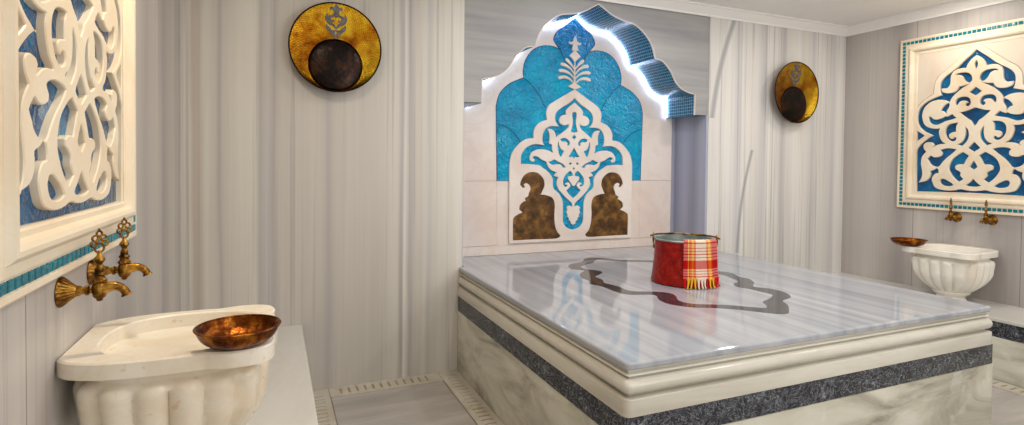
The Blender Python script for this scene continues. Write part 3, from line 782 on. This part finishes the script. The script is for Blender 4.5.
# ------------------------------------------------------------------ benches
def bench(x0, x1, y0, y1, h, label, side):
    t = thing('marble_bench', label, 'bench', T((x0+x1)/2, (y0+y1)/2, 0), 'low marble benches along the side walls')
    ox, oy = (x0+x1)/2, (y0+y1)/2
    def P(name, a, mat, b=.0): bm = bmesh.new(); box(bm, a[0]-ox, a[1]-ox, a[2]-oy, a[3]-oy, a[4], a[5], b); return obj(name, bm, mat, t)
    P('seat_slab', (x0, x1, y0, y1, h-.02, h), M_bench, .003)
    i = .008; a, b = (x0, x1-i) if side > 0 else (x0+i, x1)
    P('dark_band', (a, b, y0+i, y1, h-.115, h-.0201), M_stripe)
    P('facing', (a, b, y0+i, y1, .0005, h-.1151), M_side_slab if side < 0 else M_bench)
    return t
bench(XL+.001, .142, .7, D-.001, .388, 'plain marble bench under the near basin along the left wall', 1)
bench(4.055, XR-.001, -.6, D-.001, .384, 'marble bench with dark front band under the far basin on the right', -1)

# ------------------------------------------------------------------ floor drains
def drain(label, x0, x1, y0, y1, along):
    t = thing('floor_drain_strip', label, 'floor drain', T(0, 0, 0), 'slotted marble drain strips round the floor edge')
    sp = [[(x0, y0), (x1, y0), (x1, y1), (x0, y1)]]
    if along == 'x':
        n = int((x1-x0-.08)/.045)
        for i in range(n):
            c = x0+.06+i*.045; sp.append([(c-.006, y0+.03), (c+.006, y0+.03), (c+.006, y1-.03), (c-.006, y1-.03)])
    else:
        n = int((y1-y0-.08)/.045)
        for i in range(n):
            c = y0+.06+i*.045; sp.append([(x0+.03, c-.006), (x1-.03, c-.006), (x1-.03, c+.006), (x0+.03, c+.006)])
    link('slotted_cover', plate_mesh(sp, .003, .008, .0008), M_drain, t)
    bm = bmesh.new(); box(bm, x0+.002, x1-.002, y0+.002, y1-.002, .0003, .0029); obj('channel_bed', bm, M_drain_in, t)
drain('slotted drain strip at the foot of the back wall left of the platform', .285, .925, 3.165, D-.001, 'x')
drain('slotted drain strip along the left bench foot', .153, .283, 1.2, D-.001, 'y')
drain('slotted drain strip along the left side of the platform', .927, 1.050, .6, D-.001, 'y')
drain('slotted drain strip along the right bench foot', 3.93, 4.054, .4, 3.16, 'y')
drain('slotted drain strip along the right side of the platform', 3.122, 3.245, .4, 3.16, 'y')
bm = bmesh.new(); box(bm, .288, .922, .6, 3.162, .0003, .006, .001, 1)
tag(obj('floor_slab', bm, M_floor), 'plain grey marble floor slab between left bench and platform', 'floor slab')
bm = bmesh.new(); box(bm, 3.25, 3.926, .4, 3.16, .0003, .006, .001, 1)
tag(obj('floor_slab', bm, M_floor), 'plain marble floor slab between platform and right bench', 'floor slab')

# ------------------------------------------------------------------ wash basins (local x away from wall, z up, origin on bench at wall)
def basin(label, M, Hh, mat):
    t = thing('marble_basin', label, 'basin', M, 'scalloped marble wash basins')
    hp = [(0.001, -.14), (.03, -.175), (.09, -.203), (.16, -.214), (.24, -.216), (.298, -.212), (.345, -.226), (.40, -.222), (.435, -.197), (.446, -.155), (.440, -.112), (.450, -.06), (.454, 0)]
    hp = smooth_cusps(hp, (5, 10), 5)
    outl = hp + [(x, -y) for x, y in hp[::-1][1:]]
    cx, ax_, ay_ = .236, .181, .183
    def se(n, a, b, c=cx, p=2.5):
        r = []
        for j in range(n):
            th = 2*PI*j/n; cs, sn = math.cos(th), math.sin(th)
            r.append((c+a*math.copysign(abs(cs)**(2/p), cs), b*math.copysign(abs(sn)**(2/p), sn)))
        return r
    link('rim', plate_mesh([outl, se(64, ax_, ay_)], Hh-.038, Hh, .004), mat, t, smooth=True).data.set_sharp_from_angle(angle=math.radians(40))
    bm = bmesh.new(); rows = []
    for f, z in ((1.0, Hh-.036), (.985, Hh-.06), (.94, Hh-.09), (.84, Hh-.12), (.65, Hh-.145), (.35, Hh-.158), (.05, Hh-.16)):
        rows.append([Vector((x, y, z)) for x, y in se(64, ax_*f, ay_*f)])
    grid_faces(bm, rows, True, False, True); obj('bowl', bm, mat, t, smooth=True)
    # fluted body
    n = 192; nf = 18; ph = Hh-.038; zp_ = Hh-.288
    prof = [(.94, 0), (.935, .05), (.94, .085), (.985, .12), (1.02, .19), (1.015, .28), (1.0, .38), (.985, .50), (.95, .62), (.88, .74), (.78, .85), (.66, .94), (.56, 1.0)]
    prof = crom(prof, 5); rows = []
    for f, tt in prof:
        z = ph-(ph-zp_)*tt
        row = []
        for j in range(n):
            th = 2*PI*j/n; c_ = abs(math.cos(th*nf/2)); g = max(0, min(1, (tt-.085-.075*(1-c_)**1.5)/.05)); g = g*g*(3-2*g); amp = .10*g*(1-c_**.6)+.055*(1-g)*(1 if tt > .08 else tt/.08)
            p = 3.0 if tt < .5 else 3.0-1.0*min(1, (tt-.5)*2)
            cs, sn = math.cos(th), math.sin(th)
            k = f*(1-amp)
            rx, ry = .208*k, .205*k
            if tt > .5: m_ = (tt-.5)*2; rx = rx*(1-m_)+m_*.2*k; ry = ry*(1-m_)+m_*.2*k
            q_ = (abs(cs/rx)**p+abs(sn/ry)**p)**(-1/p)
            row.append(Vector((.222+q_*cs, q_*sn, z)))
        rows.append(row)
    grid_faces(bm := bmesh.new(), rows, True, True, True); obj('fluted_body', bm, mat, t, auto=60)
    bm = bmesh.new()
    pr = crom([(.106, zp_-.001), (.108, zp_-.012), (.098, zp_-.024), (.082, zp_*.52), (.080, zp_*.36), (.088, zp_*.18), (.094, .004), (.094, .0008)], 4)
    lathe(bm, pr, 48, Matrix.Translation((.222, 0, 0))); obj('pedestal', bm, mat, t, auto=50)
    return t
basin('large cream marble basin in the foreground on the left bench', T(XL+.001, 1.655, .3881), .469, M_basin)
basin('white marble basin on the far right bench below two taps', T(XR-.001, 2.325, .3841, PI), .362, M_basin_w)

# ------------------------------------------------------------------ copper dishes
def copper_dish(label, M):
    t = thing('copper_dish', label, 'dish', M, 'shallow copper dishes resting on basin rims')
    bm = bmesh.new()
    outp = [(.002, 0), (.045, 0), (.062, .004), (.078, .016), (.087, .032), (.090, .038)]
    inn = [(.088, .039), (.084, .034), (.075, .0185), (.060, .008), (.044, .0035), (.002, .0035)]
    lathe(bm, crom(outp, 4)+crom(inn, 4), 56, cap=False); obj('bowl', bm, M_copper, t, smooth=True)
    bm = bmesh.new(); ring = [(.089+.0032*math.cos(a), .0385+.0022*math.sin(a)) for a in [i*PI/4 for i in range(9)]]
    lathe(bm, ring, 56, cap=False); obj('rolled_rim', bm, M_copper, t, smooth=True)
    return t
d1 = copper_dish('wide copper dish on the corner of the near cream basin', T(-.080, 1.492, .8573))
d1.scale = (1.05, 1.05, 1.12)
d2 = dup(d1, T(4.155, 2.515, .7465), 'small copper dish on the far corner of the white basin at right')
d2.scale = (1.22, 1.22, 1.1)

# ------------------------------------------------------------------ brass taps (local x out of the wall, z up)
def tap(label, M):
    t = thing('brass_tap', label, 'tap', M, 'antique brass wall taps with openwork handles')
    RX = Matrix.Rotation(PI/2, 4, 'Y')
    bm = bmesh.new()
    lathe(bm, [(.034, 0), (.035, .002), (.034, .005), (.028, .012), (.019, .022), (.013, .030), (.010, .034)], 72, RX, mod=lambda a, i: 1-.10*(1-abs(math.cos(a*9))) if 1 < i < 6 else 1)
    obj('wall_flange', bm, M_gold_side, t, auto=50)
    bm = bmesh.new()
    lathe(bm, [(.010, .030), (.012, .033), (.012, .037), (.0085, .040), (.0085, .046), (.0115, .048), (.0115, .053), (.008, .056), (.008, .068)], 24, RX)
    obj('inlet_pipe', bm, M_gold_side, t, auto=40)
    bm = bmesh.new(); bx_ = .074
    lathe(bm, [(.003, -.027), (.006, -.025), (.007, -.020), (.011, -.018), (.014, -.012), (.0155, 0), (.0145, .012), (.012, .016), (.015, .019), (.015, .023), (.011, .027), (.0105, .032), (.013, .035), (.0125, .038), (.0075, .043)], 36, Matrix.Translation((bx_, 0, 0)), mod=lambda a, i: 1-.08*(1-abs(math.cos(a*6))) if 3 < i < 8 else 1)
    obj('valve_body', bm, M_gold_side, t, auto=40)
    bm = bmesh.new(); P = crom([(bx_+.008, 0, .003), (bx_+.026, 0, .006), (bx_+.040, 0, .002), (bx_+.049, 0, -.007), (bx_+.053, 0, -.017)], 4)
    n = len(P); tube(bm, P, [.0140-.005*math.sin(min(1, i/n*1.6)*PI/2)+(.003 if i > n-3 else 0) for i in range(n)], 16)
    obj('spout', bm, M_gold_side, t, auto=50)
    bm = bmesh.new(); lathe(bm, [(.008, .040), (.0095, .046), (.008, .052), (.0055, .058), (.008, .063), (.0115, .068), (.0105, .073), (.006, .078), (.004, .084), (.003, .086)], 24, Matrix.Translation((bx_, 0, 0)))
    h = obj('handle', bm, M_gold_side, t, auto=40)
    bm = bmesh.new()
    def ring(cy, cz, r, rr=.0024):
        tube(bm, [(bx_, cy+r*math.cos(a), cz+r*math.sin(a)) for a in [i*2*PI/16 for i in range(17)]], rr, 8, cap=False)
    # openwork finial: a rosette of rings on a stem
    # rings lie in a plane turned a little, so the openings are seen from the room
    for cy, cz, r in ((0, .096, .0105), (-.0125, .106, .0065), (.0125, .106, .0065), (-.009, .119, .0065), (.009, .119, .0065), (0, .129, .0060), (0, .112, .006)): ring(cy, cz, r)
    tube(bm, [(bx_, 0, .080), (bx_, 0, .090)], .004, 8); tube(bm, [(bx_, 0, .134), (bx_, 0, .142)], [.004, .0015], 8)
    bmesh.ops.rotate(bm, cent=(bx_, 0, 0), matrix=Matrix.Rotation(-.75, 3, 'Z'), verts=bm.verts)
    f = obj('openwork_finial', bm, M_gold_side, h, smooth=True)
    return t
t1 = tap('nearer of the two brass taps on the left wall over the cream basin', T(XL+.0005, 1.545, 1.000))
t2 = dup(t1, T(XL+.0005, 1.775, 1.004), 'farther of the two brass taps on the left wall over the cream basin')
t3 = dup(t1, T(XR-.0005, 2.42, .945, PI), 'brass tap left of its pair on the right wall over the white basin')
t4 = dup(t1, T(XR-.0005, 2.205, .945, PI), 'brass tap right of its pair on the right wall over the white basin')
for q in (t3, t4): q.scale = (1.0, 1.0, 1.0)

# ------------------------------------------------------------------ brass wall dishes: an eccentric dish hung on the wall
def wall_dish(label, M, rot=0):
    t = thing('brass_wall_dish', label, 'wall dish', M, 'hammered brass dishes hanging on the back wall')
    # local: x right, y up, z out of wall
    R1, R2, cy = .243, .146, -.094
    bm = bmesh.new(); rows = []; seg = 96
    for f in (0, .12, .25, .4, .55, .7, .85, 1.0):
        e = f**1.25
        r = R1+(R2-R1)*f; c = cy*f; z = .085-.030*(1-(1-e)**1.6)
        rows.append([Vector((r*math.cos(2*PI*j/seg), c+r*math.sin(2*PI*j/seg), z)) for j in range(seg)])
    grid_faces(bm, rows, True)
    back = [[v.copy() for v in r] for r in rows]
    b2 = []
    for r in rows[::-1]: b2.append([Vector((v.x, v.y, v.z-.006)) for v in r])
    grid_faces(bm, b2, True)
    o = obj('dish', bm, M_gold, t, smooth=True, recalc=False)
    bm = bmesh.new(); tube(bm, [(R1*math.cos(a), R1*math.sin(a), .084) for a in [i*2*PI/96 for i in range(97)]], .0045, 8, cap=False)
    obj('rolled_rim', bm, M_boss, t, smooth=True)
    bm = bmesh.new()
    lathe(bm, [(R2+.002, .054), (R2*.9, .061), (R2*.6, .066), (R2*.3, .068), (.002, .0685)], 72, Matrix.Translation((0, cy, 0)))
    obj('boss', bm, M_boss, t, smooth=True)
    bm = bmesh.new(); lathe(bm, [(.05, .0005), (.05, .012), (.028, .015), (.028, .060)], 32, Matrix.Translation((0, cy, 0))); obj('wall_mount', bm, M_boss, t, auto=40)
    bm = bmesh.new()   # pierced ornament on the upper slope
    def Z(y): f = (R1-y)/(R1-(cy+R2)); f = max(0, min(1, f)); e = f**1.25; return .085-.030*(1-(1-e)**1.6)+.004
    def St(P, W):
        for sg in (1, -1):
            b = bmesh.new(); ribbon(b, [(sg*x, y) for x, y in P], W, 0, .003, n=5)
            mm = bpy.data.meshes.new('t')
            for v in b.verts: v.co.z += Z(v.co.y)-.003
            b.to_mesh(mm); b.free(); bm.from_mesh(mm); bpy.data.meshes.remove(mm)
    St([(0, .05), (.018, .075), (.032, .10), (.04, .118)], [.006, .012, .016, .003])
    St([(.004, .095), (.026, .092), (.044, .108), (.05, .128)], [.01, .014, .018, .003])
    St([(0, .105), (.014, .125), (.034, .135), (.05, .16), (.046, .188)], [.008, .012, .018, .018, .003])
    St([(0, .20), (.016, .175), (.036, .165), (.026, .145), (.008, .15)], [.008, .012, .014, .012, .008])
    St([(.0, .10), (.012, .085), (.0, .068)], [.004, .012, .004])
    St([(.004, .165), (.008, .20), (.026, .215), (.03, .2)], [.012, .016, .012, .006])
    St([(.0, .238), (.007, .215), (.0, .19)], [.004, .014, .004])
    obj('ornament', bm, M_orn, t)
    return t
Mw = lambda x, z: Matrix.Translation((x, D-.0005, z)) @ Matrix(((1, 0, 0, 0), (0, 0, -1, 0), (0, 1, 0, 0), (0, 0, 0, 1)))
w1 = wall_dish('round hammered brass dish with dark boss on the wall above the near bench', Mw(.313, 1.932))
w2 = dup(w1, Mw(3.862, 1.895), 'round brass dish with dark boss on the wall right of the niche')

# ------------------------------------------------------------------ red bucket and towel
BC = Vector((2.106, 2.462)); RT_, RB, HB = .161, .180, .240
fa = math.atan2(-BC.y, -BC.x)      # direction from bucket to the viewer's side of the room
def brad(z): s = z/HB; return RB+(RT_-RB)*min(1, s*1.05)-.004*math.sin(s*PI)
bk = thing('copper_bucket', 'red copper bucket with tinned inside standing on the marble platform', 'bucket', T(BC.x, BC.y, ZS+.0009))
bm = bmesh.new()
lathe(bm, [(.01, 0), (RB-.006, 0), (RB, .006)]+[(brad(HB*i/10), HB*i/10) for i in range(1, 11)], 64, cap=False)
obj('body', bm, M_bucket, bk, auto=50)
bm = bmesh.new(); lathe(bm, [(.01, .006), (RB-.012, .008)]+[(brad(HB*i/10)-.004, HB*i/10) for i in range(1, 11)], 64, cap=False)
obj('tinned_lining', bm, M_tin, bk, auto=50)
bm = bmesh.new(); tube(bm, [((RT_+.001)*math.cos(a), (RT_+.001)*math.sin(a), HB) for a in [i*2*PI/64 for i in range(65)]], .0055, 8, cap=False)
obj('rolled_rim', bm, M_tin, bk, smooth=True)
side = Vector((-math.sin(fa), math.cos(fa), 0)) # to the right of the viewer is -side
for sg in (1, -1):
    c = side*sg*(RT_+.008); bm = bmesh.new()
    tube(bm, [c+Vector((0, 0, z)) for z in (HB-.035, HB-.01, HB+.012, HB+.03)], [.004, .006, .006, .003], 10)
    tube(bm, [c-side*sg*.004+Vector((0, 0, HB-.035)), c-side*sg*.002+Vector((0, 0, HB-.06))], [.007, .004], 10)
    obj('handle_lug', bm, M_gold_side, bk, smooth=True)
bm = bmesh.new(); bkd = Vector((math.cos(fa+PI), math.sin(fa+PI), 0)); P = []
for i in range(25):
    a = PI*i/24; P.append(side*math.cos(a)*(RT_+.016)+bkd*math.sin(a)*(RT_-.012)+Vector((0, 0, HB+.010)))
P = [side*(RT_+.026)+Vector((0, 0, HB+.008))]+P+[-side*(RT_+.026)+Vector((0, 0, HB+.008))]
tube(bm, P, .0052, 8); obj('bail_handle', bm, M_gold_side, bk, smooth=True)
# towel: folded over the rim, hanging outside
tw = thing('plaid_towel', 'red white and yellow plaid towel with fringe hanging over the bucket rim', 'towel', T(BC.x, BC.y, ZS+.0009))
bm = bmesh.new(); uvl = bm.loops.layers.uv.new('UVMap')
a0, a1 = fa-.02, fa+1.16      # viewer's right is increasing angle here
NU, NV = 36, 40; zlow = .048
for layer, rr in enumerate((.0, .0045)):
    G = []
    for j in range(NV+1):
        v = j/NV; row = []
        for i in range(NU+1):
            u = i/NU; a = a0+(a1-a0)*u
            fold = .004*math.sin(u*19+1.3*layer)*v+.003*math.sin(u*7+v*3)
            if v < .16:      # inside the bucket up to the rim
                s_ = v/.16; r = RT_-.010-.002+0*s_; z = HB-.06+.066*s_; fo = 0
            elif v < .24:
                s_ = (v-.16)/.08; th = PI*(1-s_); r = RT_+.001+.012*math.cos(th); z = HB+.006+.010*math.sin(th); fo = 0
            else:
                s_ = (v-.24)/.76; z = HB+.006-(HB+.006-zlow)*s_; r = max(brad(max(z, 0))+.006, RT_+.013)+.008*s_; fo = fold*min(1, s_*3)
            r += fo+(rr if v > .2 else -rr)
            row.append(bm.verts.new((r*math.cos(a), r*math.sin(a), z)))
        G.append(row)
    for j in range(NV):
        for i in range(NU):
            f = bm.faces.new((G[j][i], G[j][i+1], G[j+1][i+1], G[j+1][i]))
            for lp, (ii, jj) in zip(f.loops, ((i, j), (i+1, j), (i+1, j+1), (i, j+1))):
                lp[uvl].uv = (ii/NU, 1-max(0, (jj/NV-.2)/.8))
obj('cloth', bm, M_plaid, tw, smooth=True, recalc=False)
for i in range(13):
    u = (i+.5)/13; a = a0+(a1-a0)*u
    c = 'yellow' if .1 < u < .28 or .58 < u < .74 else ('white' if .29 < u < .56 else 'red')
    r = max(brad(.03)+.006, RT_+.013)+.010+.003*math.sin(u*19)
    bend = random.uniform(-.03, .03); dr = random.uniform(.002, .016); w_ = (a1-a0)/13*r
    bm = bmesh.new(); P = [(r*math.cos(a), r*math.sin(a), zlow+.006), ((r+.002)*math.cos(a), (r+.002)*math.sin(a), zlow-.012), ((r+.004+dr*.5)*math.cos(a+bend*.6), (r+.004+dr*.5)*math.sin(a+bend*.6), .013), ((r+.012+dr)*math.cos(a+bend), (r+.012+dr)*math.sin(a+bend), .0065)]
    P = crom(P, 4); n = len(P)
    tube(bm, P, [w_*(.56-.34*math.sin(min(1, k/n)*PI*.75)) for k in range(n)], 10)
    for v in bm.verts:      # strands: pinch the tuft into cords and flatten it
        rad = math.hypot(v.co.x, v.co.y); v.co.x *= (r+.006+(rad-r-.006)*.55)/rad; v.co.y *= (r+.006+(rad-r-.006)*.55)/rad
        v.co.z = max(v.co.z, .0012)
    o = obj('fringe_tassel', bm, M_fr[c], tw, auto=60); o['label'] = c+' fringe tassel'
